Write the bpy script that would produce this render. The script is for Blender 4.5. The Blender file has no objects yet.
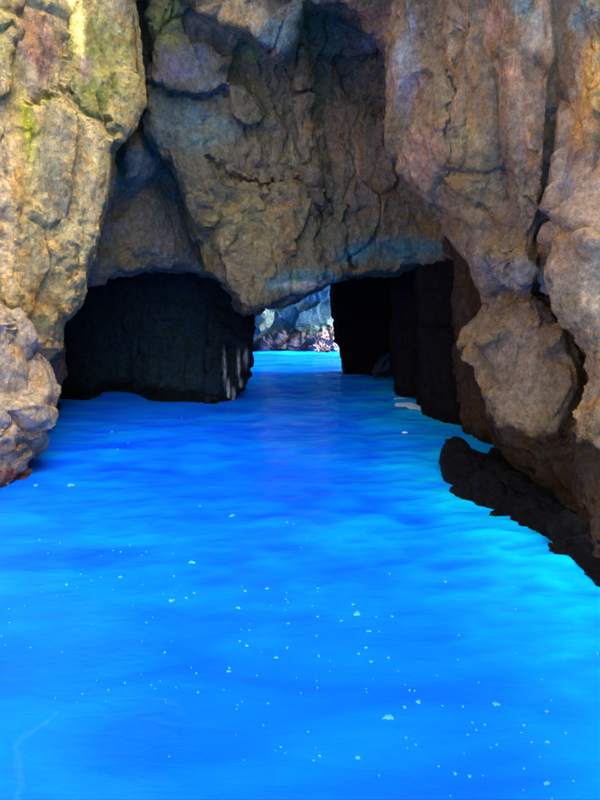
import bpy, math, random
import numpy as np

# ------------------------------------------------------------------ camera, sky, sun, exposure
scene = bpy.context.scene
COL = scene.collection
CAM_H, PITCH, FPX, UC, VC = 2.2, math.radians(10.8), 578.0, 300.0, 400.0
cam_data = bpy.data.cameras.new('camera')
cam = bpy.data.objects.new('camera', cam_data)
COL.objects.link(cam)
cam.location = (0, 0, CAM_H)
cam.rotation_euler = (math.pi / 2 - PITCH, 0, 0)
cam_data.sensor_fit = 'VERTICAL'
cam_data.sensor_height = 36.0
cam_data.sensor_width = 27.0
cam_data.lens = 36.0 * FPX / 800.0
cam_data.clip_start = 0.05
cam_data.clip_end = 3000
scene.camera = cam

SUN_AZ = math.atan2(0.93, -0.37)         # clockwise from +Y
SUN_EL = math.radians(48)
world = bpy.data.worlds.new('World')
scene.world = world
world.use_nodes = True
wn = world.node_tree
bg = wn.nodes['Background']
sky = wn.nodes.new('ShaderNodeTexSky')
sky.sky_type = 'NISHITA'
sky.sun_disc = False
sky.sun_elevation = SUN_EL
sky.sun_rotation = SUN_AZ
sky.air_density = 0.6
sky.dust_density = 6.0
sky.ozone_density = 0.3
wn.links.new(sky.outputs[0], bg.inputs[0])
bg.inputs[1].default_value = 0.15

sun_data = bpy.data.lights.new('sun', 'SUN')
sun_data.energy = 2.0
sun_data.angle = math.radians(0.53)
sun_data.color = (1.0, 0.94, 0.84)
sun = bpy.data.objects.new('sun', sun_data)
COL.objects.link(sun)
sun.rotation_euler = (math.pi / 2 - SUN_EL, 0, -SUN_AZ + math.pi)
sun.location = (10, -4, 15)

scene.view_settings.view_transform = 'Standard'
scene.view_settings.look = 'None'
scene.view_settings.exposure = 3.05
scene.view_settings.gamma = 1.0
scene.view_settings.use_curve_mapping = False
scene.cycles.use_denoising = True
scene.cycles.max_bounces = 8
scene.cycles.diffuse_bounces = 5
scene.cycles.sample_clamp_indirect = 8

# ------------------------------------------------------------------ pixel <-> world
CP, SP = math.cos(PITCH), math.sin(PITCH)

def ray(u, v):
    a = (np.asarray(u, float) - UC) / FPX
    b = (VC - np.asarray(v, float)) / FPX
    return a, CP + b * SP, -SP + b * CP

def at(u, v, Y):
    dx, dy, dz = ray(u, v)
    t = np.asarray(Y, float) / dy
    return dx * t, dy * t, CAM_H + dz * t

def water_y(v):
    _, dy, dz = ray(300, v)
    return float(dy * CAM_H / -dz)

def W(u, v):
    return (u, v, water_y(v))

def project(P):
    x, y, z = P[:, 0], P[:, 1], P[:, 2] - CAM_H
    d = np.maximum(y * CP - z * SP, 0.2)
    return UC + FPX * x / d, VC - FPX * (y * SP + z * CP) / d

# ------------------------------------------------------------------ numpy noise
def _hash(ix, iy, iz, seed):
    h = (ix * 374761393 + iy * 668265263 + iz * 2147483647 + seed * 1274126177) & 0xFFFFFFFF
    h = ((h ^ (h >> 13)) * 1274126177) & 0xFFFFFFFF
    h = ((h ^ (h >> 15)) * 2246822519) & 0xFFFFFFFF
    return (h ^ (h >> 16)) & 0xFFFFFFFF

def vnoise(P, seed=0):
    f = np.floor(P)
    i = f.astype(np.int64)
    t = (P - f)
    t = t * t * t * (t * (t * 6 - 15) + 10)
    out = 0
    for a in (0, 1):
        wa = t[:, 0] if a else 1 - t[:, 0]
        for b in (0, 1):
            wb = t[:, 1] if b else 1 - t[:, 1]
            for c in (0, 1):
                wc = t[:, 2] if c else 1 - t[:, 2]
                h = _hash(i[:, 0] + a, i[:, 1] + b, i[:, 2] + c, seed)
                out = out + wa * wb * wc * (h * (2.0 / 4294967295.0) - 1.0)
    return out

def fbm(P, octaves=4, seed=0, gain=0.5, ridged=False):
    s, a, tot = 0, 1.0, 0
    Q = P
    for o in range(octaves):
        n = vnoise(Q, seed + o * 17)
        if ridged:
            n = 1 - 2 * np.abs(n)
        s = s + a * n
        tot += a
        a *= gain
        Q = Q * 2.03 + 3.1
    return s / tot

def facets(P, seed=0):
    """each Worley cell is a tilted plane: broken rock faces; second value = distance to the cell border"""
    f = np.floor(P).astype(np.int64)
    best = np.full(len(P), 1e9); sec = np.full(len(P), 1e9); val = np.zeros(len(P))
    for a in (-1, 0, 1):
        for b in (-1, 0, 1):
            for c in (-1, 0, 1):
                ix, iy, iz = f[:, 0] + a, f[:, 1] + b, f[:, 2] + c
                h = _hash(ix, iy, iz, seed)
                px = ix + (h & 1023) / 1023.0
                py = iy + ((h >> 10) & 1023) / 1023.0
                pz = iz + ((h >> 20) & 1023) / 1023.0
                dx, dy, dz = P[:, 0] - px, P[:, 1] - py, P[:, 2] - pz
                d = dx * dx + dy * dy + dz * dz
                g = _hash(ix, iy, iz, seed + 91)
                n = (((g & 255) / 127.5 - 1) * dx + ((g >> 8 & 255) / 127.5 - 1) * dy
                     + ((g >> 16 & 255) / 127.5 - 1) * dz) + ((g >> 24 & 255) / 127.5 - 1) * 0.45
                closer = d < best
                sec = np.where(closer, best, np.minimum(sec, d))
                val = np.where(closer, n, val)
                best = np.where(closer, d, best)
    return val, np.sqrt(sec) - np.sqrt(best)

def rbf(ctrl):
    c = np.array(ctrl, float)
    xy, val = c[:, :2] / 100.0, c[:, 2]
    n = len(c)
    A = np.zeros((n + 3, n + 3))
    A[:n, :n] = np.linalg.norm(xy[:, None] - xy[None], axis=2)
    A[:n, n] = 1; A[:n, n + 1:n + 3] = xy
    A[n, :n] = 1; A[n + 1:n + 3, :n] = xy.T
    sol = np.linalg.solve(A + np.eye(n + 3) * 1e-9, np.concatenate([val, [0, 0, 0]]))
    lo, hi = val.min() - 0.4, val.max() + 0.4
    def f(u, v):
        q = np.stack([u, v], 1) / 100.0
        d = np.sqrt(((q[:, None, :] - xy[None]) ** 2).sum(2))
        return np.clip(d @ sol[:n] + sol[n] + q @ sol[n + 1:], lo, hi)
    return f

def poly_inside(u, v, poly):
    p = np.array(poly, float); r = np.zeros(len(u), bool)
    j = len(p) - 1
    for i in range(len(p)):
        (x0, y0), (x1, y1) = p[i], p[j]
        if y0 != y1:
            r ^= ((y0 > v) != (y1 > v)) & (u < (x1 - x0) * (v - y0) / (y1 - y0) + x0)
        j = i
    return r

def seg_dist(u, v, pts, closed):
    p = np.array(pts, float); best = np.full(len(u), 1e9)
    for i in range(len(p) if closed else len(p) - 1):
        a, b = p[i], p[(i + 1) % len(p)]
        ab = b - a; L = (ab ** 2).sum() + 1e-9
        t = np.clip(((u - a[0]) * ab[0] + (v - a[1]) * ab[1]) / L, 0, 1)
        best = np.minimum(best, np.hypot(u - a[0] - t * ab[0], v - a[1] - t * ab[1]))
    return best

def smooth(x):
    x = np.clip(x, 0, 1)
    return x * x * (3 - 2 * x)

# ------------------------------------------------------------------ mesh helpers
def mesh_from(name, V, F):
    me = bpy.data.meshes.new(name)
    V = np.asarray(V, np.float32); F = np.asarray(F, np.int32)
    me.vertices.add(len(V)); me.vertices.foreach_set('co', V.ravel())
    k = F.shape[1]
    me.loops.add(F.size); me.loops.foreach_set('vertex_index', F.ravel())
    me.polygons.add(len(F))
    me.polygons.foreach_set('loop_start', np.arange(0, F.size, k, dtype=np.int32))
    me.update(calc_edges=True)
    return me

def remeshed(me, voxel):
    o = bpy.data.objects.new('tmp', me); COL.objects.link(o)
    m = o.modifiers.new('r', 'REMESH'); m.mode = 'VOXEL'; m.voxel_size = voxel; m.adaptivity = 0
    s = o.modifiers.new('s', 'SMOOTH'); s.factor = 0.5; s.iterations = 8
    dg = bpy.context.evaluated_depsgraph_get()
    out = bpy.data.meshes.new_from_object(o.evaluated_get(dg))
    bpy.data.objects.remove(o); bpy.data.meshes.remove(me)
    return out

def coords(me):
    a = np.empty(len(me.vertices) * 3, np.float32); me.vertices.foreach_get('co', a)
    n = np.empty(len(me.vertices) * 3, np.float32); me.vertices.foreach_get('normal', n)
    return a.reshape(-1, 3).astype(float), n.reshape(-1, 3).astype(float)

def finish(name, me, mat, label=None, cat=None, group=None, kind=None):
    o = bpy.data.objects.new(name, me); COL.objects.link(o)
    me.name = name
    me.materials.append(mat)
    me.polygons.foreach_set('use_smooth', np.ones(len(me.polygons), bool)); me.update()
    if mat is ROCK: me.set_sharp_from_angle(angle=math.radians(32))
    if label: o['label'] = label
    if cat: o['category'] = cat
    if group: o['group'] = group
    if kind: o['kind'] = kind
    return o

# ------------------------------------------------------------------ materials
def nd(nt, typ, **kw):
    n = nt.nodes.new(typ)
    for k, v in kw.items():
        if k.startswith('i_'):
            key = k[2:]
            n.inputs[int(key) if key.isdigit() else key.replace('_', ' ')].default_value = v
        else:
            setattr(n, k, v)
    return n

def ramp(nt, a, b, c0=(0, 0, 0, 1), c1=(1, 1, 1, 1)):
    r = nt.nodes.new('ShaderNodeValToRGB')
    r.color_ramp.elements[0].position = a; r.color_ramp.elements[0].color = c0
    r.color_ramp.elements[1].position = b; r.color_ramp.elements[1].color = c1
    return r

def rock_material():
    m = bpy.data.materials.new('cave_limestone'); m.use_nodes = True
    nt = m.node_tree; L = nt.links.new
    bsdf = nt.nodes['Principled BSDF']
    geo = nd(nt, 'ShaderNodeNewGeometry')
    pos = geo.outputs['Position']
    tint = nd(nt, 'ShaderNodeAttribute', attribute_name='tint')
    wet = nd(nt, 'ShaderNodeAttribute', attribute_name='wet')
    def noise(scale, detail, rough=0.6, dist=0.0, vec=pos):
        n = nd(nt, 'ShaderNodeTexNoise', i_Scale=scale, i_Detail=detail, i_Roughness=rough, i_Distortion=dist)
        L(vec, n.inputs['Vector']); return n.outputs['Fac']
    def mul(col, fac_out, lo, hi, a=0.3, b=0.7):
        r = ramp(nt, a, b, (lo, lo, lo, 1), (hi, hi, hi, 1)); L(fac_out, r.inputs[0])
        x = nd(nt, 'ShaderNodeMix', data_type='RGBA', blend_type='MULTIPLY'); x.inputs[0].default_value = 1
        L(col, x.inputs[6]); L(r.outputs[0], x.inputs[7]); return x.outputs[2]
    def over(col, fac_out, rgb, a, b, k):
        r = ramp(nt, a, b, (0, 0, 0, 1), (k, k, k, 1)); L(fac_out, r.inputs[0])
        x = nd(nt, 'ShaderNodeMix', data_type='RGBA', blend_type='MULTIPLY')
        L(r.outputs[0], x.inputs[0]); L(col, x.inputs[6]); x.inputs[7].default_value = (*rgb, 1); return x.outputs[2]
    mp = nd(nt, 'ShaderNodeMapping'); mp.inputs['Scale'].default_value = (1, 1, 0.22)
    L(pos, mp.inputs['Vector'])
    c = tint.outputs['Color']
    c = over(c, noise(3.2, 4, 0.65, 0.6), (1.18, 0.86, 0.45), 0.52, 0.66, 0.75)                 # rusty ochre
    c = over(c, noise(2.3, 4, 0.7, 0.4), (0.84, 1.03, 1.08), 0.52, 0.68, 0.8)                  # grey-blue crust
    c = over(c, noise(5.5, 5, 0.7, 0.8, mp.outputs[0]), (1.75, 1.65, 1.5), 0.56, 0.70, 0.8)    # pale lime runs
    c = over(c, noise(4.1, 5, 0.7, 0.5, mp.outputs[0]), (0.22, 0.22, 0.24), 0.58, 0.72, 0.8)   # dark runs
    c = mul(c, noise(11, 6, 0.75), 0.55, 1.4)
    c = mul(c, noise(45, 4, 0.8), 0.68, 1.25)
    wx = nd(nt, 'ShaderNodeMix', data_type='RGBA', blend_type='MULTIPLY')
    L(wet.outputs['Fac'], wx.inputs[0]); L(c, wx.inputs[6]); wx.inputs[7].default_value = (0.13, 0.12, 0.13, 1)
    L(wx.outputs[2], bsdf.inputs['Base Color'])
    rr = nd(nt, 'ShaderNodeMapRange'); rr.inputs[3].default_value = 0.88; rr.inputs[4].default_value = 0.55
    L(wet.outputs['Fac'], rr.inputs[0]); L(rr.outputs[0], bsdf.inputs['Roughness'])
    sp = nd(nt, 'ShaderNodeMapRange'); sp.inputs[3].default_value = 0.05; sp.inputs[4].default_value = 0.16
    L(wet.outputs['Fac'], sp.inputs[0]); L(sp.outputs[0], bsdf.inputs['Specular IOR Level'])
    # fine relief
    h1 = noise(14, 6, 0.72, 0.3)
    vd = nd(nt, 'ShaderNodeTexVoronoi', i_Scale=15.0); L(pos, vd.inputs['Vector'])
    s1 = nd(nt, 'ShaderNodeMath', operation='MULTIPLY_ADD'); s1.inputs[1].default_value = 0.25
    L(vd.outputs['Distance'], s1.inputs[0]); L(h1, s1.inputs[2])
    bp = nd(nt, 'ShaderNodeBump'); bp.inputs['Strength'].default_value = 1.0; bp.inputs['Distance'].default_value = 0.075
    L(s1.outputs[0], bp.inputs['Height']); L(bp.outputs[0], bsdf.inputs['Normal'])
    return m

ROCK = rock_material()

def water_material():
    m = bpy.data.materials.new('blue_water_painted_glow'); m.use_nodes = True
    nt = m.node_tree; L = nt.links.new
    b = nt.nodes['Principled BSDF']
    geo = nd(nt, 'ShaderNodeNewGeometry'); pos = geo.outputs['Position']
    tint = nd(nt, 'ShaderNodeAttribute', attribute_name='tint')
    m2 = nd(nt, 'ShaderNodeMapping'); m2.inputs['Scale'].default_value = (0.5, 1.5, 1); m2.inputs['Rotation'].default_value = (0, 0, 0.25); L(pos, m2.inputs['Vector'])
    n = nd(nt, 'ShaderNodeTexNoise', i_Scale=1.1, i_Detail=3.0, i_Roughness=0.5, i_Distortion=0.8); L(m2.outputs[0], n.inputs['Vector'])
    r = ramp(nt, 0.38, 0.68, (0, 0, 0, 1), (1, 1, 1, 1)); L(n.outputs['Fac'], r.inputs[0])
    x = nd(nt, 'ShaderNodeMix', data_type='RGBA', blend_type='MULTIPLY'); x.inputs[7].default_value = (1, 1.6, 1, 1)  # bright ripple streaks painted into the water colour
    L(r.outputs[0], x.inputs[0]); L(tint.outputs['Color'], x.inputs[6]); 
    df = nd(nt, 'ShaderNodeBsdfDiffuse'); L(x.outputs[2], df.inputs['Color'])
    gl = nd(nt, 'ShaderNodeBsdfGlossy'); gl.inputs['Roughness'].default_value = 0.06
    fr = nd(nt, 'ShaderNodeFresnel'); fr.inputs['IOR'].default_value = 1.33
    fm = nd(nt, 'ShaderNodeMath', operation='MULTIPLY'); fm.inputs[1].default_value = 0.28; L(fr.outputs[0], fm.inputs[0])
    mx = nd(nt, 'ShaderNodeMixShader'); L(fm.outputs[0], mx.inputs[0]); L(df.outputs[0], mx.inputs[1]); L(gl.outputs[0], mx.inputs[2])
    L(mx.outputs[0], nt.nodes['Material Output'].inputs['Surface']); nt.nodes.remove(b)
    mp = nd(nt, 'ShaderNodeMapping'); mp.inputs['Scale'].default_value = (1, 2.2, 1); L(pos, mp.inputs['Vector'])
    w1 = nd(nt, 'ShaderNodeTexNoise', i_Scale=4.5, i_Detail=3.0, i_Roughness=0.5, i_Distortion=0.5); L(mp.outputs[0], w1.inputs['Vector'])
    bp = nd(nt, 'ShaderNodeBump'); bp.inputs['Strength'].default_value = 0.45; bp.inputs['Distance'].default_value = 0.025
    L(w1.outputs['Fac'], bp.inputs['Height'])
    for n_ in (df, gl, fr): L(bp.outputs[0], n_.inputs['Normal'])
    return m

def foam_material():
    m = bpy.data.materials.new('sea_foam'); m.use_nodes = True
    nt = m.node_tree; b = nt.nodes['Principled BSDF']
    n = nd(nt, 'ShaderNodeTexNoise', i_Scale=60.0, i_Detail=4.0)
    r = ramp(nt, 0.3, 0.7, (0.02, 0.28, 0.66, 1), (0.05, 0.44, 0.78, 1))
    nt.links.new(n.outputs['Fac'], r.inputs[0]); nt.links.new(r.outputs[0], b.inputs['Base Color'])
    b.inputs['Roughness'].default_value = 0.6
    return m

# ------------------------------------------------------------------ rock masses
def paint(me, P, base, blobs, wet_top=0.22, wet_all=0.0, seed=0, warm=1.0):
    u, v = project(P)
    wob = np.stack([P[:, 0], P[:, 1], P[:, 2]], 1)
    n1 = fbm(wob * 2.2, 4, seed + 5); n2 = fbm(wob * 2.2 + 40, 4, seed + 6)
    n3 = fbm(wob * 7, 3, seed + 8)
    C = np.tile(np.array(base, float), (len(P), 1))
    for (bu, bv, ru, rv, col, k) in blobs:
        d = np.hypot((u - bu + n1 * ru * 0.9) / ru, (v - bv + n2 * rv * 0.9) / rv)
        w = (smooth(1.35 - d) * k * np.clip(1 + 0.7 * n3, 0, 1.3))[:, None]
        w = np.clip(w, 0, 1)
        C = C * (1 - w) + np.array(col, float) * w
    C = np.clip(C * (1 + warm * np.array([0.16, 0.0, -0.20])), 0.01, 0.9)      # warm limestone
    wet = smooth((wet_top + 0.16 * n1 + 0.10 * n3 - P[:, 2]) / 0.12)
    wet = np.maximum(wet, wet_all)
    a = me.color_attributes.new('tint', 'FLOAT_COLOR', 'POINT')
    a.data.foreach_set('color', np.concatenate([C, np.ones((len(C), 1))], 1).astype(np.float32).ravel())
    b = me.attributes.new('wet', 'FLOAT', 'POINT')
    b.data.foreach_set('value', wet.astype(np.float32))

def displace(me, seed, amp=1.0, lump=0.10, stretch=(1, 1, 1), cracks=(), facet=1.0, strata=(0.5, 0.2, 0.85), chisel=0.038):
    P, N = coords(me)
    warp = np.stack([fbm(P * 0.9 + 7, 3, seed + 1), fbm(P * 0.9 + 19, 3, seed + 2), fbm(P * 0.9 + 31, 3, seed + 3)], 1)
    Q = (P + warp * 0.35) * np.array(stretch)
    d = lump * fbm(P * 0.8, 3, seed)
    f1, e1 = facets(Q * 1.3, seed + 11)
    f2, e2 = facets(Q * 3.1 + warp * 0.3, seed + 23)
    ca, sa = math.cos(0.65), math.sin(0.65)                # chisel-like breaks running down to one side
    R3 = np.stack([(ca * P[:, 0] + sa * P[:, 2]) * 10.5, P[:, 1] * 7.0, (-sa * P[:, 0] + ca * P[:, 2]) * 4.6], 1)
    f3, e3 = facets(R3 + warp * 1.6, seed + 37)
    rough = 0.35 + 0.9 * smooth(0.5 + 1.1 * fbm(P * 0.75 + 63, 3, seed + 47))       # smooth slabs next to broken patches
    d += facet * (0.19 * f1 * smooth(e1 / 0.11) - 0.05 * smooth(1 - e1 / 0.05) + rough * (0.062 * f2 * smooth(e2 / 0.13) - 0.022 * smooth(1 - e2 / 0.06) + chisel * f3 * smooth(e3 / 0.20)))
    # broken strata: saw-tooth ledges along a tilted direction, strongest in patches
    t = (Q @ np.array(strata)) * 1.25 + 1.9 * fbm(P * 0.8 + 5, 4, seed + 41)
    saw = t - np.floor(t)
    saw = np.where(saw < 0.8, saw / 0.8, (1 - saw) / 0.2) - 0.5
    d += facet * 0.085 * saw * smooth(0.5 + 1.2 * vnoise(P * 0.7, seed + 43))
    d += rough * (0.022 * fbm(Q * 6.0, 3, seed + 51) + 0.014 * fbm(P * 18, 2, seed + 61))
    D = N * (d * amp)[:, None]
    if cracks:
        u, v = project(P)
        n = vnoise(np.stack([u, v, u * 0], 1) / 9.0, seed + 71)
        n2 = vnoise(np.stack([u, v, u * 0], 1) / 4.0, seed + 72)
        front = np.clip(-N[:, 1] + 0.5, 0, 1)
        for (pts, wpx, depth) in cracks:
            dd = seg_dist(u + n * 5 + n2 * 2, v + n2 * 5 - n * 2, pts, False)
            D[:, 1] += front * depth * np.clip(1.15 - dd / wpx, 0, 1) ** 0.7 * (1 + 0.3 * n)
    P = P + D
    me.vertices.foreach_set('co', P.astype(np.float32).ravel()); me.update()
    return P

def relief(name, outline, ctrl, thick=(0, 3, 0), rnd=0.35, voxel=0.03, step=1.5, plates=(), creases=(), seed=1,
           amp=1.0, lump=0.10, stretch=(1, 1, 1), cracks=(), facet=1.0, base=(0.3, 0.27, 0.22), blobs=(),
           wet_top=0.22, wet_all=0.0, warm=1.0, strata=(0.5, 0.2, 0.85), flare=1.0, chisel=0.038, label=None, cat='rock', group=None, kind=None):
    p = np.array(outline, float)
    us = np.arange(p[:, 0].min() - step, p[:, 0].max() + 2 * step, step)
    vs = np.arange(p[:, 1].min() - step, p[:, 1].max() + 2 * step, step)
    nu, nv = len(us), len(vs)
    U, Vv = np.meshgrid(us, vs)
    u, v = U.ravel(), Vv.ravel()
    cu = (U[:-1, :-1] + step / 2).ravel(); cv = (Vv[:-1, :-1] + step / 2).ravel()
    cin = poly_inside(cu, cv, outline)
    idx = np.arange(nu * nv).reshape(nv, nu)
    quads = np.stack([idx[:-1, :-1].ravel(), idx[1:, :-1].ravel(), idx[1:, 1:].ravel(), idx[:-1, 1:].ravel()], 1)[cin]
    E = np.concatenate([quads[:, [0, 1]], quads[:, [1, 2]], quads[:, [2, 3]], quads[:, [3, 0]]])
    key = E[:, 0].astype(np.int64) * (nu * nv) + E[:, 1]
    rkey = E[:, 1].astype(np.int64) * (nu * nv) + E[:, 0]
    B = E[~np.isin(key, rkey)]
    rim = np.unique(B)                                   # rim points move onto the outline itself
    bu, bv, bd = u[rim].copy(), v[rim].copy(), np.full(len(rim), 1e9)
    for i in range(len(p)):
        p0, ab = p[i], p[(i + 1) % len(p)] - p[i]
        t = np.clip(((u[rim] - p0[0]) * ab[0] + (v[rim] - p0[1]) * ab[1]) / ((ab ** 2).sum() + 1e-9), 0, 1)
        qu, qv = p0[0] + t * ab[0], p0[1] + t * ab[1]
        dd = np.hypot(u[rim] - qu, v[rim] - qv); c = dd < bd
        bu[c], bv[c], bd[c] = qu[c], qv[c], dd[c]
    u = u.copy(); v = v.copy(); u[rim] = bu; v[rim] = bv
    Y = rbf(ctrl)(u, v)
    dpx = seg_dist(u, v, outline, True)
    inside = poly_inside(u, v, outline); inside[rim] = False
    dm = np.where(inside, dpx, 0) * Y / FPX
    k = np.clip(1 - dm / rnd, 0, 1)
    Y = Y + rnd * (1 - np.sqrt(1 - k * k * 0.98))
    for (poly, h, soft) in plates:
        ip = poly_inside(u, v, poly)
        Y = Y - h * np.where(ip, smooth(seg_dist(u, v, poly, True) / soft), 0)
    for (pts, wpx, h) in creases:
        Y = Y + h * np.exp(-(seg_dist(u, v, pts, False) / wpx) ** 2)
    x, y, z = at(u, v, Y)
    front = np.stack([x, y, z], 1)
    back = front + np.array(thick, float)
    if thick[1] >= max(abs(thick[0]), abs(thick[2])):
        yb = Y.max() + thick[1] * 0.5            # the flanks fall away from the channel as they run back
        k = yb / np.maximum(Y, 0.5)
        back = np.stack([x * k, np.full_like(x, yb), CAM_H + (z - CAM_H) * (1 + (k - 1) * flare)], 1)
    n = nu * nv
    side = np.stack([B[:, 1], B[:, 0], B[:, 0] + n, B[:, 1] + n], 1)
    F = np.concatenate([quads, quads[:, ::-1] + n, side])
    used, inv = np.unique(F.ravel(), return_inverse=True)
    Vx = np.concatenate([front, back])[used]
    me = remeshed(mesh_from(name, Vx, inv.reshape(F.shape)), voxel)
    P = displace(me, seed, amp, lump, stretch, cracks, facet, strata, chisel)
    paint(me, P, base, blobs, wet_top, wet_all, seed, warm)
    return finish(name, me, ROCK, label, cat if not kind else None, group, kind)

def block(name, lo, hi, voxel=0.08, seed=1, amp=1.5, lump=0.5, base=(0.3, 0.27, 0.22), kind='structure', label=None, cat=None, wet_top=0.22, stretch=(1, 1, 1)):
    (a, b, c), (d, e, f) = lo, hi
    V = [(a, b, c), (d, b, c), (d, e, c), (a, e, c), (a, b, f), (d, b, f), (d, e, f), (a, e, f)]
    F = [(0, 3, 2, 1), (4, 5, 6, 7), (0, 1, 5, 4), (1, 2, 6, 5), (2, 3, 7, 6), (3, 0, 4, 7)]
    me = remeshed(mesh_from(name, V, F), voxel)
    P = displace(me, seed, amp, lump, stretch)
    paint(me, P, base, (), wet_top, 0, seed)
    return finish(name, me, ROCK, label, cat, None, kind)

OCHRE = (0.56, 0.44, 0.20); CREAM = (0.66, 0.56, 0.36); MOSS = (0.32, 0.36, 0.10); LIME = (0.50, 0.56, 0.04)
RUST = (0.42, 0.23, 0.11); PINK = (0.40, 0.28, 0.23); PURP = (0.30, 0.24, 0.30); GREY = (0.30, 0.29, 0.27)
BLUE = (0.24, 0.30, 0.36); TEAL = (0.15, 0.30, 0.35); BROWN = (0.25, 0.20, 0.14); GOLD = (0.62, 0.42, 0.14)
OLIVE = (0.27, 0.25, 0.12); DARK = (0.06, 0.06, 0.06); PALE = (0.62, 0.58, 0.52); WINE = (0.20, 0.07, 0.08)

# --- left side
relief('rock_pillar',
    [(-190, -170), (134, -170), (133, 0), (134, 60), (136, 105), (130, 128), (118, 140), (111, 152), (112, 172), (107, 195),
     (101, 225), (95, 250), (88, 268), (85, 285), (84, 300), (75, 313), (62, 326), (60, 345), (50, 358), (42, 362), (34, 420), (-60, 430), (-190, 330)],
    [(130, -250, 8.0), (0, -250, 6.8), (130, 50, 8.2), (60, 50, 7.3), (0, 50, 6.7), (100, 200, 7.8), (50, 200, 7.2), (0, 200, 6.6),
     (60, 320, 7.5), (0, 300, 6.7), (30, 400, 7.6), (-460, -250, 4.8), (-460, 100, 4.8), (-460, 500, 4.8), (-150, 100, 6.0), (-150, 350, 6.0)],
    thick=(0, 1.6, 0), rnd=0.15, seed=3, lump=0.08, stretch=(1.1, 1, 0.55), facet=0.5, voxel=0.029,
    plates=[([(-300, -300), (24, -300), (22, 0), (20, 50), (18, 95), (8, 102), (-300, 110)], 0.10, 6),
            ([(22, 98), (34, 97), (58, 92), (66, 93), (78, 107), (96, 119), (120, 137), (140, 150), (115, 260), (90, 330), (30, 360), (5, 300), (12, 180)], 0.13, 5)],
    cracks=[([(24, 100), (36, 97), (60, 91), (68, 94), (78, 107), (97, 119), (118, 136)], 3.6, 0.13),
            ([(75, 250), (78, 265), (72, 280)], 3.5, 0.08), ([(66, 20), (68, 60), (70, 90)], 2.5, 0.05)],
    base=(0.56, 0.49, 0.24), warm=0.8,
    blobs=[(10, 60, 16, 120, (0.42, 0.40, 0.17), 0.9), (38, 45, 22, 50, PINK, 0.9), (33, 38, 9, 22, RUST, 0.8), (105, 75, 34, 60, MOSS, 0.8),
           (72, 50, 7, 40, (0.40, 0.40, 0.12), 0.8), (85, 65, 12, 14, PURP, 0.6), (27, 145, 10, 42, LIME, 1.0), (48, 100, 12, 8, MOSS, 0.8),
           (55, 170, 20, 50, (0.27, 0.29, 0.22), 0.8), (20, 230, 9, 110, OCHRE, 0.9), (5, 220, 8, 120, CREAM, 0.9), (90, 180, 14, 60, CREAM, 0.5),
           (75, 280, 22, 40, OCHRE, 0.8), (40, 310, 25, 25, GOLD, 0.7), (65, 318, 14, 10, RUST, 0.5), (120, 10, 18, 30, GREY, 0.6), (50, 340, 16, 20, OCHRE, 0.8)],
    label='tall ochre and mossy rock pillar with a jagged crack, left of the narrow fissure')

relief('shore_rock',
    [(-190, 200), (-60, 262), (0, 303), (15, 314), (28, 334), (38, 355), (46, 385), (49, 394), (43, 406), (44, 440), (38, 455),
     (31, 463), (27, 474), (22, 500), (-60, 545), (-190, 590)],
    [(0, 320, 6.1), (40, 380, 6.5), (35, 440, 6.5), W(15, 486), (0, 420, 6.1), W(-100, 530), (-460, 300, 4.2), (-460, 700, 4.0), (-150, 300, 5.5), (-150, 480, 5.4)],
    thick=(0, 0.8, 0), rnd=0.3, seed=8, lump=0.06, facet=0.7, voxel=0.025,
    base=(0.44, 0.40, 0.33), wet_top=0.10,
    blobs=[(5, 340, 16, 40, CREAM, 0.8), (30, 390, 16, 30, (0.45, 0.42, 0.33), 0.6), (12, 435, 18, 22, PALE, 0.6), (25, 450, 18, 12, DARK, 0.5), (5, 440, 8, 12, DARK, 0.4),
           (10, 478, 25, 9, WINE, 0.9)],
    label='pale grey bulging shore rock with a dark wine-red tide band at its foot')

relief('shore_rock', [(20, 325), (54, 332), (63, 345), (64, 375), (58, 392), (57, 420), (52, 440), (10, 440)],
    [(50, 340, 9.2), (60, 380, 9.6), W(50, 418), (20, 380, 9.2)], thick=(0, 2, 0), rnd=0.25, seed=14, facet=0.6, voxel=0.03, amp=0.7,
    base=(0.27, 0.21, 0.14), wet_top=0.25, label='small brown rock spur touching the water behind the pale bulging shore rock')

relief('wedged_rock', [(70, 110), (140, 105), (175, 150), (215, 255), (222, 274), (205, 276), (180, 270), (150, 267), (120, 275), (95, 281), (60, 284)],
    [(100, 130, 10.2), (140, 150, 10.0), (120, 180, 10.1), (110, 250, 10.2), (150, 240, 10.4), (175, 200, 11.2), (200, 260, 11.5), (140, 110, 10.6)],
    thick=(0, 2, 0), rnd=0.4, seed=21, facet=0.4, chisel=0.02, voxel=0.04,
    plates=[([(118, 130), (150, 135), (168, 165), (160, 178), (130, 190), (116, 180)], 0.35, 10)],
    creases=[([(112, 215), (135, 192), (165, 178)], 6, 0.25), ([(114, 150), (122, 170), (118, 195)], 5, 0.2)],
    base=(0.31, 0.29, 0.25), blobs=[(140, 155, 22, 25, (0.36, 0.40, 0.41), 0.8), (125, 190, 20, 10, TEAL, 0.6), (120, 250, 30, 20, OLIVE, 0.6)],
    label='grey rounded rock wedged deep in the fissure behind the ochre pillar')

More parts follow.
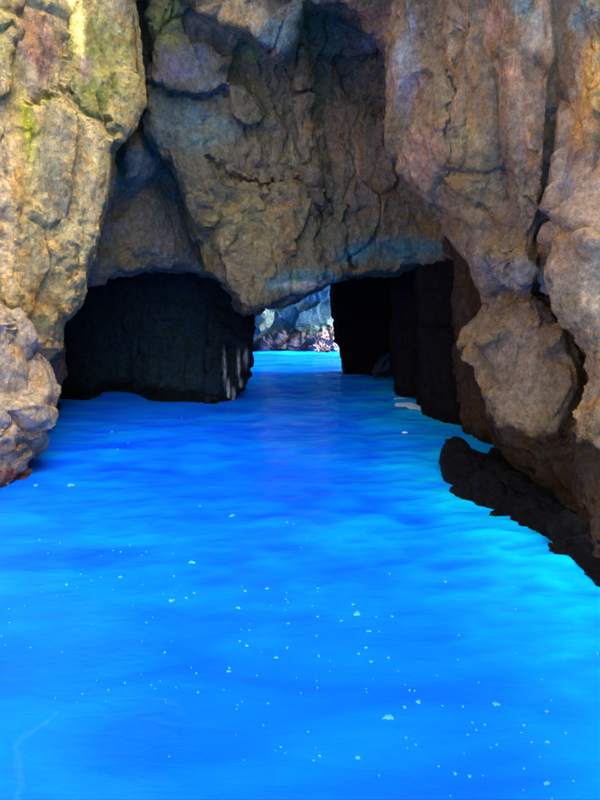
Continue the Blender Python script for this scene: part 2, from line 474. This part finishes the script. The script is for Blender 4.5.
relief('cave_wall', [(0, 230), (255, 230), (252, 300), (250, 330), (240, 345), (240, 380), (234, 410), (230, 460), (0, 460)],
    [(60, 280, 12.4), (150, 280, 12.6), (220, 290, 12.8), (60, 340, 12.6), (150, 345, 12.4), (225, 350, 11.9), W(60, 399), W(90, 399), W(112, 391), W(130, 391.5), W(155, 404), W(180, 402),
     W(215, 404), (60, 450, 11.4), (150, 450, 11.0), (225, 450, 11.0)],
    thick=(0, 7, 0), rnd=0.3, seed=30, facet=0.7, voxel=0.06, base=(0.020, 0.044, 0.052), warm=-0.5, wet_top=0.3, amp=0.8,  # cave shade and teal bounce light put into this dark base
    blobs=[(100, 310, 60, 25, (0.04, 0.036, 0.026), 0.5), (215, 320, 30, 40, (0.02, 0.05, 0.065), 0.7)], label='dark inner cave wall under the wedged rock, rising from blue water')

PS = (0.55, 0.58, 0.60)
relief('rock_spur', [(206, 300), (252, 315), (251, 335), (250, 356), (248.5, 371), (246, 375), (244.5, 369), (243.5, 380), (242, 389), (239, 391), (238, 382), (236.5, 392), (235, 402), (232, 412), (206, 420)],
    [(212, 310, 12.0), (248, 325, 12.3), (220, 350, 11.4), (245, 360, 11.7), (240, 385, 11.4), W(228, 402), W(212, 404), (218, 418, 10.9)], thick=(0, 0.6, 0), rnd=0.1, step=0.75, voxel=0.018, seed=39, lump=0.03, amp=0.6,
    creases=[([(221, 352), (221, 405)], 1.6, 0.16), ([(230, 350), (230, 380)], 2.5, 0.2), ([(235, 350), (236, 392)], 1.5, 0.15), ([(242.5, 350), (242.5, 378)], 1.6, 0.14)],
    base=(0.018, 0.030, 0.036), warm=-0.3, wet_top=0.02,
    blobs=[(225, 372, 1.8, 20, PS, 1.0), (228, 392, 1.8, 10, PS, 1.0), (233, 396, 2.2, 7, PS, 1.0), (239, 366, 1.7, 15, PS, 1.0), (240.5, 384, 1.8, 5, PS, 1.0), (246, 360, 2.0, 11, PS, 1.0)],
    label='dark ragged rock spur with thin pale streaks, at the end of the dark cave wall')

relief('cave_wall', [(120, 240), (285, 240), (276, 290), (268, 324), (257, 334), (250, 347), (246, 370), (120, 420)],
    [(260, 260, 19.0), (266, 320, 19.6), W(247, 351), (200, 300, 18), (150, 400, 17)], thick=(0, 4, 0), rnd=0.5, seed=44, voxel=0.06, base=(0.10, 0.19, 0.24),
    label='teal rock wall beyond the dark spur, sloping to the far water', facet=0.7)

# --- centre
relief('hanging_rock',
    [(154, -150), (152, 0), (151, 60), (147, 100), (149, 120), (156, 145), (166, 161), (178, 190), (190, 228), (200, 250), (204, 273), (222, 283),
     (231, 292), (240, 304), (250, 314), (264, 306), (285, 302), (300, 292), (318, 284), (331, 277), (365, 272), (400, 270), (447, 262), (470, 255),
     (540, 240), (600, 180), (600, -150)],
    [(140, 0, 8.8), (140, -270, 8.6), (160, 130, 9.3), (200, 260, 9.8), (250, 308, 9.5), (220, 180, 9.3), (300, 280, 10.0), (400, 262, 10.6), (440, 240, 10.4),
     (300, 100, 10.1), (350, 90, 10.6), (380, 120, 10.8), (330, 180, 10.2), (230, 80, 9.5), (200, 30, 9.3), (300, -20, 9.3), (300, -270, 9.0), (500, -270, 8.4),
     (500, 100, 10.0), (640, 100, 10.0)],
    thick=(0, 2.6, 0), rnd=0.14, flare=0.6, seed=53, lump=0.10, voxel=0.036, chisel=0.028, facet=0.65, stretch=(1.15, 1, 0.8),
    plates=[([(168, -300), (183, 5), (208, 27), (245, 37), (262, 50), (287, 62), (297, 40), (303, 8), (345, 18), (372, 34), (384, 50), (398, 92), (440, 95), (660, 0), (660, -300)], 0.75, 9),
            ([(225, 80), (248, 78), (262, 100), (268, 120), (256, 130), (240, 128), (226, 110)], 0.22, 4),
            ([(139, 60), (165, 35), (215, 35), (240, 70), (228, 92), (195, 100), (165, 95), (140, 80)], 0.20, 6),
            ([(214, 160), (228, 178), (262, 186), (300, 185), (318, 205), (325, 280), (300, 300), (250, 318), (225, 285), (200, 200)], 0.22, 5),
            ([(296, 45), (308, 40), (318, 150), (330, 210), (310, 205), (292, 120)], 0.25, 6)],
    creases=[([(320, 60), (318, 120), (330, 170)], 5, 0.2), ([(340, 60), (352, 95), (385, 110)], 5, 0.2), ([(300, 190), (340, 225), (350, 265)], 3, 0.15),
             ([(265, 200), (290, 240), (300, 285)], 3, 0.12)],
    cracks=[([(150, 85), (175, 96), (200, 98), (225, 92)], 2.5, 0.12), ([(212, 158), (226, 176), (260, 186), (305, 182), (330, 200)], 2.5, 0.15),
            ([(345, 212), (350, 240), (355, 268)], 2.2, 0.15), ([(310, 150), (300, 180), (320, 215)], 2.5, 0.12)],
    base=(0.165, 0.160, 0.120),
    blobs=[(185, 60, 40, 30, BLUE, 0.75), (170, 70, 20, 18, PURP, 0.5), (160, 20, 22, 25, MOSS, 0.6), (150, 110, 14, 30, (0.27, 0.29, 0.24), 0.6), (190, 125, 50, 22, TEAL, 0.6),
           (240, 15, 45, 22, CREAM, 0.6), (275, 30, 25, 25, TEAL, 0.7), (340, 5, 40, 16, PINK, 0.8), (372, 40, 9, 14, BLUE, 0.9), (390, 30, 12, 40, PINK, 0.7),
           (240, 230, 45, 45, OLIVE, 0.7), (290, 230, 30, 40, (0.28, 0.22, 0.13), 0.6), (270, 55, 14, 10, PINK, 0.6), (252, 52, 8, 12, MOSS, 0.7), (330, 130, 26, 60, BROWN, 0.6),
           (300, 280, 42, 13, (0.06, 0.22, 0.31), 0.9), (400, 250, 60, 14, (0.06, 0.22, 0.31), 0.9), (370, 180, 30, 40, (0.20, 0.18, 0.17), 0.6), (215, 90, 20, 15, BLUE, 0.5), (310, 285, 30, 5, PALE, 0.6)],  # teal lip blobs: light bounced off the water, painted in
    label='broad grey-brown rock mass hanging over the water as the arch')

# --- right side
relief('rock_buttress',
    [(402, -150), (404, -20), (397, 40), (391, 80), (393, 120), (397, 160), (402, 176), (420, 190), (440, 215), (447, 230), (460, 250), (472, 264), (480, 285),
     (486, 304), (478, 318), (464, 334), (462, 345), (471, 354), (480, 365), (483, 382), (490, 400), (494, 428), (505, 455), (516, 468), (530, 476), (540, 500),
     (548, 540), (600, 570), (650, 560), (650, -150)],
    [(405, -270, 6.4), (400, 100, 6.9), (450, 150, 6.4), (500, 50, 6.0), (450, -250, 6.0), (560, 100, 5.5), (640, 100, 5.2), (500, 250, 6.3), (450, 225, 6.9), (475, 300, 7.0), (470, 345, 6.6),
     (500, 350, 6.3), (560, 350, 6.0), (530, 300, 6.0), (530, 460, 5.9), (510, 420, 6.1), (560, 520, 5.5), (650, 500, 4.6), (640, 300, 5.4), (600, -270, 5.0)],
    thick=(0, 1.2, 0), rnd=0.2, seed=67, lump=0.08, voxel=0.025, facet=0.62, chisel=0.05, stretch=(1.2, 1.0, 0.6),
    plates=[([(430, -300), (470, -300), (480, 30), (495, 90), (500, 150), (480, 235), (440, 225), (430, 60)], 0.10, 12),
            ([(480, -300), (560, -300), (556, 60), (552, 150), (540, 245), (515, 240), (503, 160), (497, 80), (482, 10)], 0.22, 8),
            ([(470, 255), (485, 240), (540, 238), (546, 255), (545, 285), (515, 290), (490, 285)], 0.30, 6),
            ([(478, 318), (500, 305), (515, 330), (505, 350), (478, 358), (460, 345)], 0.16, 14)],
    creases=[([(545, 235), (543, 290), (556, 314), (574, 340), (586, 362), (588, 385), (580, 405), (564, 435)], 9, 0.55), ([(497, 60), (503, 130), (510, 200)], 5, 0.12), ([(480, 292), (515, 296), (545, 292)], 4, 0.2), ([(455, 40), (470, 90), (468, 150)], 6, 0.08)],
    cracks=[([(514, 250), (515, 285)], 2.5, 0.1), ([(440, 60), (455, 110), (450, 180)], 2.2, 0.06)],
    base=(0.21, 0.184, 0.13), wet_top=0.75, warm=0.8,
    blobs=[(405, 60, 12, 45, BLUE, 0.85), (408, 90, 16, 25, PURP, 0.45), (425, 160, 22, 30, PINK, 0.5), (455, 60, 22, 80, (0.26, 0.22, 0.15), 0.7), (470, 180, 30, 40, OLIVE, 0.5),
           (490, 15, 14, 20, PINK, 0.6), (532, 30, 22, 40, (0.42, 0.42, 0.36), 0.8), (520, 5, 14, 16, TEAL, 0.7), (578, 12, 14, 20, TEAL, 0.7), (510, 80, 14, 30, (0.48, 0.33, 0.22), 0.8),
           (525, 130, 25, 40, (0.42, 0.34, 0.25), 0.7), (505, 270, 35, 18, BLUE, 0.5), (470, 340, 14, 12, OLIVE, 0.6), (520, 370, 22, 60, (0.33, 0.28, 0.22), 0.7), (470, 130, 10, 20, (0.36, 0.32, 0.14), 0.6),
           (540, 500, 20, 30, (0.14, 0.12, 0.10), 0.6)],
    label='massive brown and purple-streaked rock buttress descending to the water opposite the ochre pillar')

relief('rock_rib',
    [(572, -150), (566, 20), (568, 80), (566, 150), (558, 200), (547, 240), (550, 290), (562, 310), (580, 335), (593, 360), (596, 385), (588, 405), (573, 435), (570, 465),
     (577, 500), (588, 560), (640, 640), (740, 700), (740, -150)],
    [(572, -140, 5.4), (568, 10, 5.42), (590, 10, 5.0), (568, 100, 5.42), (584, 100, 4.95), (605, 100, 4.72), (645, 100, 5.0), (558, 190, 5.4), (556, 240, 5.4), (585, 240, 4.8), (600, 240, 4.72), (645, 240, 5.0), (600, 380, 4.9), (580, 450, 5.1), (600, 500, 4.8), W(600, 592), (735, 100, 5.8), (700, 400, 4.7), (735, -100, 5.8),
     (735, 650, 4.0), (700, 600, 4.1)],
    thick=(0, 0.9, 0), rnd=0.2, seed=71, lump=0.07, voxel=0.025, facet=0.55, chisel=0.085, stretch=(1.2, 1.0, 0.6),
    base=(0.34, 0.29, 0.20), wet_top=0.9, warm=0.6,
    blobs=[(592, 105, 20, 60, GOLD, 1.0), (590, 200, 18, 40, (0.46, 0.38, 0.28), 0.8), (585, 15, 14, 24, TEAL, 0.7), (565, 190, 10, 20, BLUE, 0.6), (570, 300, 14, 30, OLIVE, 0.6),  # gold blob paints sunlight onto the rib's edge
           (595, 290, 14, 50, CREAM, 0.7), (585, 450, 16, 30, (0.22, 0.21, 0.16), 0.7)],
    label='golden-edged craggy rock rib in front of the buttress, set off by a dark crevice')

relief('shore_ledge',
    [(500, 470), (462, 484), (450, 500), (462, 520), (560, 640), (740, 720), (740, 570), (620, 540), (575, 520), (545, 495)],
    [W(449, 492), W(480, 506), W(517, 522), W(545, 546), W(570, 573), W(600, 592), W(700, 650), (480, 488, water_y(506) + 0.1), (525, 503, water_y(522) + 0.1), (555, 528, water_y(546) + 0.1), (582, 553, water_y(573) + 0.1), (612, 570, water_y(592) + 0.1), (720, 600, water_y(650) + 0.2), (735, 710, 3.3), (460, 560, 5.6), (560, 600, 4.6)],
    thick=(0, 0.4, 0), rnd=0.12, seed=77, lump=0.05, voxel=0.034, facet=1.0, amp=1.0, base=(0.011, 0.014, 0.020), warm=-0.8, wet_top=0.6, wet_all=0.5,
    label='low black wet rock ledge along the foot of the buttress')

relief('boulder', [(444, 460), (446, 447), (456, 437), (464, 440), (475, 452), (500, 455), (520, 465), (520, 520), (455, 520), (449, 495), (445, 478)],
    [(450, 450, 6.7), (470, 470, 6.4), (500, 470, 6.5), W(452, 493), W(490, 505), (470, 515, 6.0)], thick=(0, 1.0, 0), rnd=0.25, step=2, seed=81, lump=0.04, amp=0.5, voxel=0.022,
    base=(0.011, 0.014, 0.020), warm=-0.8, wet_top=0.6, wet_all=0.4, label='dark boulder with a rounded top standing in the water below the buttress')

relief('cave_wall', [(446, 215), (448, 245), (452, 275), (454, 320), (460, 380), (467, 432), (474, 470), (490, 560), (620, 560), (620, 215)],
    [(455, 250, 9.0), (460, 380, 8.6), W(468, 440), (550, 250, 8.5), (550, 450, 7.6), (490, 540, 7.6)], thick=(0, 1.0, 0), rnd=0.3, seed=85, amp=0.6, voxel=0.045,
    base=(0.050, 0.040, 0.034), label='dim brown rock face tucked behind the buttress, next to the black cave wall')
FB = (0.004, 0.006, 0.011)  # near-black: the shade inside the cave put into the rock colour
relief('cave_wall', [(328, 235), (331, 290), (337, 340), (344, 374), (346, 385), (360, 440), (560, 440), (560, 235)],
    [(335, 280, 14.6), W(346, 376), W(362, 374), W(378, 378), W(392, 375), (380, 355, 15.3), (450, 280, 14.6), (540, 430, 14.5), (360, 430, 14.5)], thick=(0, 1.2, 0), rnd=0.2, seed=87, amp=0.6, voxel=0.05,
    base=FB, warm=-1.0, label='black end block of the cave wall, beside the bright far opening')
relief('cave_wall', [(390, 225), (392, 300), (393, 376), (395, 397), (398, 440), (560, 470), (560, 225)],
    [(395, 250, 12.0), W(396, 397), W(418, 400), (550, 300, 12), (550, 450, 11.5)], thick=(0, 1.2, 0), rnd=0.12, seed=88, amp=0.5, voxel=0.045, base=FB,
    warm=-1.0, label='black middle block of the stepped cave wall, above the white painted glint')
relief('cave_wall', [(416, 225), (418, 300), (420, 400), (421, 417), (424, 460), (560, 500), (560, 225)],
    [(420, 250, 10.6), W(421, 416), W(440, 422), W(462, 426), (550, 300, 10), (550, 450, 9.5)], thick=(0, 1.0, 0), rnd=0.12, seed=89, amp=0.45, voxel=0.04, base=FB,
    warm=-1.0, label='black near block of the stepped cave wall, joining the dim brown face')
relief('shore_rock', [(374, 372), (380, 362), (387, 353), (393, 352), (398, 365), (398, 395), (374, 395)], [(380, 368, 14.0), W(385, 378), (394, 360, 14.1)], thick=(0, 0.5, 0), rnd=0.1, step=1.5, seed=90,
    amp=0.4, voxel=0.025, base=(0.05, 0.07, 0.10), warm=-0.5, wet_top=0.02, label='little grey-blue rock at the water in a notch of the black wall')

# --- beyond the arch
for k, (pts, lab) in enumerate((([(258, 349), (262, 345), (270, 340), (282, 337), (289, 343), (288, 370), (258, 370)], 'pale sunlit shore rock in the far opening, next to the teal wall'),
                 ([(286, 370), (287, 343), (294, 337), (306, 333), (313, 339), (312, 370)], 'pale sunlit shore rock in the far opening, between two others'),
                 ([(311, 370), (313, 337), (322, 330), (340, 325), (372, 322), (380, 330), (380, 370)], 'pale sunlit shore rock in the far opening, beside the black end block'))):
    c = sum(p[0] for p in pts) / len(pts)
    relief('sunlit_rock', pts, [W(c, 350.5), (c - 10, 343, 20.9), (c + 10, 341, 21.1), (c, 332, 21.4), (c, 368, 20.4)], thick=(0, 1.6, 0), rnd=0.35, step=1.5, seed=95 + k, lump=0.12, amp=1.25, chisel=0.09, voxel=0.03,
        base=(0.30, 0.27, 0.33), warm=0.0, wet_top=0.12, label=lab, group='shore rocks in the far opening')
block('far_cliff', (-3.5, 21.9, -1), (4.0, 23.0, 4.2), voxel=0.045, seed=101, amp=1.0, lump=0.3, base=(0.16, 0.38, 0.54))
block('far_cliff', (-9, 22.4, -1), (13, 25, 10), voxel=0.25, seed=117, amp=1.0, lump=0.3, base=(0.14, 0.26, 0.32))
block('cave_roof', (-7, 12.5, 2.65), (2.7, 13.6, 5.0), voxel=0.08, seed=103, amp=0.9, lump=0.2, base=(0.16, 0.26, 0.30))
block('cave_roof', (-7, 13.4, 2.6), (-1.2, 20.5, 5.0), voxel=0.09, seed=115, amp=0.9, lump=0.2, base=(0.16, 0.26, 0.30))
block('cave_roof', (-7, 19.9, 2.65), (2.6, 22.2, 5.0), voxel=0.08, seed=116, amp=0.9, lump=0.2, base=(0.16, 0.26, 0.30))  # strip shaped to cast shade on the upper far wall
block('cave_roof', (1.0, 12.6, 2.75), (9.0, 15.9, 5.0), voxel=0.08, seed=104, amp=0.8, lump=0.15, base=(0.2, 0.2, 0.2))
block('unseen_cliff', (-12, 9.6, 6.5), (12, 13.3, 14.5), voxel=0.4, seed=105)
block('unseen_cliff', (-14, 15, 4.5), (-1.5, 24, 14.0), voxel=0.4, seed=106)
block('unseen_cliff', (-15, 7.2, -1), (-5.5, 20, 14.0), voxel=0.4, seed=107, amp=0.6, lump=0.2)
block('unseen_cliff', (-12, 10.3, 5.4), (-1.0, 12.0, 14.0), voxel=0.4, seed=114, amp=0.5, lump=0.2)
block('unseen_cliff', (4.0, 6.0, -1), (12, 15.5, 14.0), voxel=0.4, seed=108)
block('unseen_cliff', (6.0, -9.0, -1), (14, 3.5, 18.0), voxel=0.4, seed=109, amp=0.6, lump=0.2)  # added out of view to keep sun off the channel
block('unseen_cliff', (-3.2, 7.6, 7.0), (4.5, 10.5, 15.0), voxel=0.4, seed=113, amp=0.6, lump=0.3)  # added overhang above the view, darkens the hanging rock
block('unseen_cliff', (3.6, 4.9, 5.5), (12, 8.0, 18.0), voxel=0.4, seed=111, amp=0.5, lump=0.2)  # added out of view to stop sun reaching the left pillar
block('unseen_cliff', (-30, -30, -1), (20, -22, 6.0), voxel=0.5, seed=112, base=OCHRE)  # added behind the camera to cut low sky light
block('unseen_cliff', (-18, -12, -1), (-9.5, 8, 12.0), voxel=0.4, seed=110, base=OCHRE)  # added out of view to bounce warm sunlight back

# ------------------------------------------------------------------ water
def ripples(x, y):
    Q = np.stack([x * 2.0 + y * 0.5, y * 3.8 - x * 0.4, x * 0 + 9.1], 1)
    S = np.stack([x * 2.4 + y * 1.4, y * 6.4 - x * 1.6, x * 0 + 5.7], 1)
    patch = 0.35 + 0.65 * smooth(0.5 + vnoise(np.stack([x * 0.35, y * 0.45, x * 0], 1), 231))
    right = 0.6 + 0.6 * smooth((x + 0.5) / 2.5)
    calm = 0.45 + 0.55 * smooth((y - 2.5) / 4.0)
    return patch * calm * (0.020 * fbm(Q, 2, 211) + 0.022 * right * fbm(S, 2, 221, ridged=True))

def waves(x, y):
    P = np.stack([x * 0.75 + y * 0.12, y * 1.5 - x * 0.1, x * 0 + 3.3], 1)
    return 0.045 * fbm(P, 2, 201) + ripples(x, y)

def build_water():
    fx = np.arange(-6, 6.001, 0.06); fy = np.concatenate([np.arange(0.5, 9, 0.05), np.arange(9, 24.001, 0.07)])
    g = np.array([0.3, 0.8, 2, 5, 12, 30, 80, 200, 600])
    xs = np.concatenate([(-6 - g)[::-1], fx, 6 + g]); ys = np.concatenate([(0.5 - g)[::-1], fy, 24 + g])
    X, Y = np.meshgrid(xs, ys)
    x, y = X.ravel(), Y.ravel()
    fade = np.clip(1 - np.maximum(np.abs(x) - 6, np.maximum(0.5 - y, y - 24)) / 10, 0, 1)
    z = waves(x, y) * fade
    crest = np.clip(ripples(x, y) / 0.018, -1, 1)
    n = len(xs); m = len(ys)
    idx = np.arange(n * m).reshape(m, n)
    top = np.stack([idx[:-1, :-1].ravel(), idx[:-1, 1:].ravel(), idx[1:, 1:].ravel(), idx[1:, :-1].ravel()], 1)
    V = np.stack([x, y, z], 1)
    rim = np.concatenate([idx[0, :], idx[1:, -1], idx[-1, -2::-1], idx[-2:0:-1, 0]])
    low = V[rim].copy(); low[:, 2] = -9
    k = n * m; r = len(rim)
    a = np.arange(r); b = (a + 1) % r
    side = np.stack([rim[b], rim[a], k + a, k + b], 1)
    # floor as a fan of quads between opposite rim points
    Vall = np.concatenate([V, low, [[0, 12, -9]]]); cidx = k + r
    fan = np.stack([np.full(r // 2, cidx), k + (2 * np.arange(r // 2) + 2) % r, k + (2 * np.arange(r // 2) + 1) % r, k + (2 * np.arange(r // 2)) % r], 1)
    me = mesh_from('water', Vall, np.concatenate([top, side, fan]))
    # water colour with the blue glow painted in: clearer and greener over the pale shelf on the right, deep blue in the middle
    xx, yy = Vall[:, 0], Vall[:, 1]
    P = np.stack([xx * 0.35, yy * 0.35, xx * 0], 1)
    nz = fbm(P, 3, 301)
    shelf = smooth((xx - 0.1 - 0.05 * yy + 0.9 * nz) / 2.6) * smooth((16 - yy) / 6)
    far = smooth((yy - 8) / 8)  # far water lightened: cave glow painted into the colour
    deep = np.array([0.002, 0.112, 0.95]); cyan = np.array([0.002, 0.34, 0.95]); fc = np.array([0.002, 0.15, 0.95])
    C = deep * (1 - far[:, None]) + fc * far[:, None]
    C = C * (1 - shelf[:, None]) + cyan * shelf[:, None]
    C[:len(crest), 1] *= 1 + 0.5 * crest            # ripple highlights painted in: crests greener than troughs
    at_ = me.color_attributes.new('tint', 'FLOAT_COLOR', 'POINT')
    at_.data.foreach_set('color', np.concatenate([C, np.ones((len(C), 1))], 1).astype(np.float32).ravel())
    return finish('sea_water', me, water_material(), kind='structure')
build_water()

# ------------------------------------------------------------------ foam and a painted glint on the water
FOAM = foam_material()
GLINT_FOAM_WHITE = bpy.data.materials.new('white_glint_foam'); GLINT_FOAM_WHITE.use_nodes = True
GLINT_FOAM_WHITE.node_tree.nodes['Principled BSDF'].inputs['Base Color'].default_value = (0.75, 0.92, 1.0, 1)
GLINT_FOAM_WHITE.node_tree.nodes['Principled BSDF'].inputs['Roughness'].default_value = 0.7
rng = random.Random(5)
def wz(x, y):
    return float(waves(np.array([x]), np.array([y]))[0])

def blob(name, u, v, wpx, aspect, label, group=None, cat='foam', jag=0.35, ang=None):
    Y = water_y(v); x, y, z = (float(t) for t in at(u, v, Y))
    dist = math.hypot(x, y)
    r = wpx * 0.5 * math.sqrt(y * y + x * x + CAM_H ** 2) / FPX
    n = 18 if wpx > 3.8 else 7
    ph = [rng.uniform(0, 6.28) for _ in range(3)]
    ang = rng.uniform(-0.5, 0.5) if ang is None else ang
    h = min(0.006, 0.2 * r) + 0.003
    ring0, ring1 = [], []
    for i in range(n):
        t = 2 * math.pi * i / n
        k = 1 + jag * (0.5 * math.sin(2 * t + ph[0]) + 0.5 * math.sin(3 * t + ph[1]) + 0.35 * math.sin(5 * t + ph[2]))
        k *= rng.uniform(0.7, 1.2)
        ex, ey = r * k * math.cos(t), r * k * math.sin(t) * aspect
        ex, ey = ex * math.cos(ang) - ey * math.sin(ang), ex * math.sin(ang) + ey * math.cos(ang)
        ring0.append((ex, ey)); ring1.append((ex * 0.7, ey * 0.7))
    zz = wz(x, y)
    V = [(a, b, -0.01) for a, b in ring0] + [(a, b, h * rng.uniform(0.7, 1.1)) for a, b in ring1] + [(0, 0, h)]
    me = bpy.data.meshes.new(name)
    F = [(i, (i + 1) % n, n + (i + 1) % n, n + i) for i in range(n)] + [(n + i, n + (i + 1) % n, 2 * n) for i in range(n)]
    me.from_pydata(V, [], F)
    o = finish(name, me, FOAM if name == 'foam_fleck' else GLINT_FOAM_WHITE, label, cat, group)
    o.location = (x, y, zz)
    return o

CROPS = [
 ((0, 520, 200 / 571), [(548, 131, 30), (345, 166, 20), (191, 189, 15), (490, 239, 26), (532, 232, 14), (555, 218, 14), (497, 170, 11), (345, 96, 13), (371, 78, 8), (323, 90, 8), (418, 100, 8), (405, 108, 7),
   (231, 158, 8), (261, 176, 9), (222, 196, 7), (290, 166, 6), (323, 207, 7), (290, 105, 7), (172, 64, 8), (113, 55, 12), (137, 92, 8), (162, 223, 6), (71, 250, 7), (26, 258, 8), (27, 289, 10), (4, 322, 9), (14, 345, 6),
   (86, 352, 10), (177, 367, 8), (263, 302, 6), (418, 297, 9), (437, 283, 6), (380, 254, 6), (503, 213, 8), (467, 222, 6), (407, 192, 5), (405, 345, 6), (490, 345, 5), (471, 376, 14), (547, 421, 8), (561, 439, 13),
   (404, 441, 6), (357, 467, 12), (310, 487, 12), (276, 457, 6), (235, 496, 9), (158, 508, 6), (221, 521, 6), (303, 519, 5), (432, 475, 8), (443, 485, 8), (458, 462, 5), (503, 483, 10), (472, 516, 7), (474, 524, 5), (566, 496, 12), (483, 677, 9), (494, 105, 6), (119, 210, 5)]),
 ((180, 500, 220 / 587), [(140, 46, 26), (54, 22, 11), (285, 65, 14), (303, 68, 10), (323, 130, 12), (340, 106, 6), (490, 90, 6), (560, 199, 8), (165, 238, 9), (174, 250, 14), (232, 241, 17), (284, 250, 8), (283, 267, 9), (288, 275, 7),
   (368, 236, 9), (368, 246, 7), (353, 285, 7), (154, 291, 18), (185, 348, 12), (164, 345, 6), (187, 330, 6), (178, 389, 18), (160, 377, 10), (289, 329, 12), (368, 311, 11), (461, 277, 17), (472, 306, 38), (430, 324, 11),
   (524, 314, 8), (567, 313, 8), (503, 357, 20), (531, 358, 7), (496, 401, 14), (477, 417, 14), (510, 440, 18), (556, 430, 14), (286, 397, 14), (257, 422, 17), (370, 421, 13), (365, 365, 8), (400, 435, 6), (130, 459, 18), (132, 449, 11),
   (117, 510, 9), (165, 541, 7), (154, 549, 7), (152, 560, 7), (235, 547, 10), (223, 605, 8), (323, 519, 9), (365, 487, 7), (367, 506, 8), (311, 478, 6), (205, 471, 7), (342, 626, 10), (362, 669, 7), (373, 688, 13), (357, 700, 9),
   (270, 664, 9), (256, 673, 6), (281, 681, 7), (171, 699, 5), (149, 627, 5), (497, 513, 7), (498, 523, 6), (515, 489, 6), (555, 590, 40), (474, 692, 22), (531, 736, 8), (582, 470, 7), (400, 463, 5), (218, 405, 6), (281, 295, 6), (243, 285, 5)]),
 ((380, 560, 220 / 600), [(26, 40, 11), (178, 60, 14), (369, 140, 10), (33, 157, 12), (215, 212, 10), (370, 265, 9), (212, 285, 9), (268, 347, 8), (68, 353, 7), (80, 366, 10), (94, 368, 9), (104, 396, 24), (67, 411, 18), (170, 405, 9), (226, 406, 13), (316, 401, 26),
   (454, 419, 17), (466, 391, 8), (392, 457, 14), (251, 449, 9), (285, 454, 10), (263, 468, 11), (239, 480, 10), (385, 476, 7), (318, 504, 12), (302, 511, 8), (457, 500, 18), (414, 499, 9), (506, 479, 9), (71, 491, 12), (98, 507, 11), (75, 517, 7),
   (161, 559, 10), (206, 576, 16), (245, 582, 16), (281, 580, 7), (393, 563, 11), (456, 600, 24), (529, 596, 9), (392, 616, 7), (470, 638, 7), (193, 633, 8), (436, 537, 8), (592, 264, 9), (229, 526, 6), (514, 197, 7), (155, 330, 7), (440, 340, 6)])]
for (ox, oy, s), pts in CROPS:
    for (a, b, w) in pts:
        wpx = w * s * 0.66
        if wpx > 3.8:
            blob('foam_fleck', ox + a * s, oy + b * s, wpx, 0.8, 'large ragged cyan-white foam fleck floating on the open blue water', 'large foam flecks')
        else:
            blob('foam_fleck', ox + a * s, oy + b * s, max(wpx, 1.3), 1.0, 'tiny pale foam speck floating on the open blue water', 'tiny foam specks', jag=0.3)
for (u, v, w) in ((71, 247 + 239, 10), (112, 432, 6), (128, 442, 4), (118, 452, 5), (182, 418, 4), (232, 517, 5), (36, 486, 8)):
    blob('foam_fleck', u, v, w * 0.6, 1.2, 'tiny pale foam speck floating on the open blue water', 'tiny foam specks')
blob('foam_glint_patch', 407, 404, 28, 2.8, 'bright white painted glint at the foot of the black middle block', None, ang=0.1)  # floating white blob added in place of a glint on the water
blob('foam_glint_patch', 405, 431, 6, 0.8, 'thin white foam streak drifting just off the bright white painted glint', None, ang=0.1)

# drifting film of foam, lower left
def film():
    pts = [(58, 712), (48, 720), (35, 727), (22, 736), (15, 744), (19, 755), (18, 770), (22, 785), (16, 800), (14, 812)]
    wd = [2, 4, 4, 4, 5, 8, 11, 9, 7, 5]
    V, F = [], []
    for i, ((u, v), w) in enumerate(zip(pts, wd)):
        du, dv = np.array(pts[min(i + 1, len(pts) - 1)]) - np.array(pts[max(i - 1, 0)])
        L = math.hypot(du, dv); nx, ny = -dv / L, du / L
        for k, hz in ((-0.5, 0.0), (0, 0.006), (0.5, 0.0)):
            q = rng.uniform(0.7, 1.3)
            x, y, _ = (float(t) for t in at(u + nx * w * k * q, v + ny * w * k * q, water_y(v + ny * w * k * q)))
            V.append((x, y, wz(x, y) + hz + 0.002))
    for i in range(len(pts) - 1):
        for j in (0, 1):
            F.append((i * 3 + j, i * 3 + j + 1, i * 3 + j + 4, i * 3 + j + 3))
    me = bpy.data.meshes.new('foam_trail'); me.from_pydata(V, [], F)
    m = bpy.data.materials.new('foam_film'); m.use_nodes = True
    nt = m.node_tree; b = nt.nodes['Principled BSDF']
    b.inputs['Base Color'].default_value = (0.06, 0.42, 0.9, 1); b.inputs['Roughness'].default_value = 0.5
    n = nd(nt, 'ShaderNodeTexNoise', i_Scale=14.0, i_Detail=5.0)
    r = ramp(nt, 0.4, 0.75, (0, 0, 0, 1), (0.3, 0.3, 0.3, 1)); nt.links.new(n.outputs['Fac'], r.inputs[0]); nt.links.new(r.outputs[0], b.inputs['Alpha'])
    finish('foam_trail', me, m, 'faint curling pale blue foam trail on the open water', 'foam')
film()
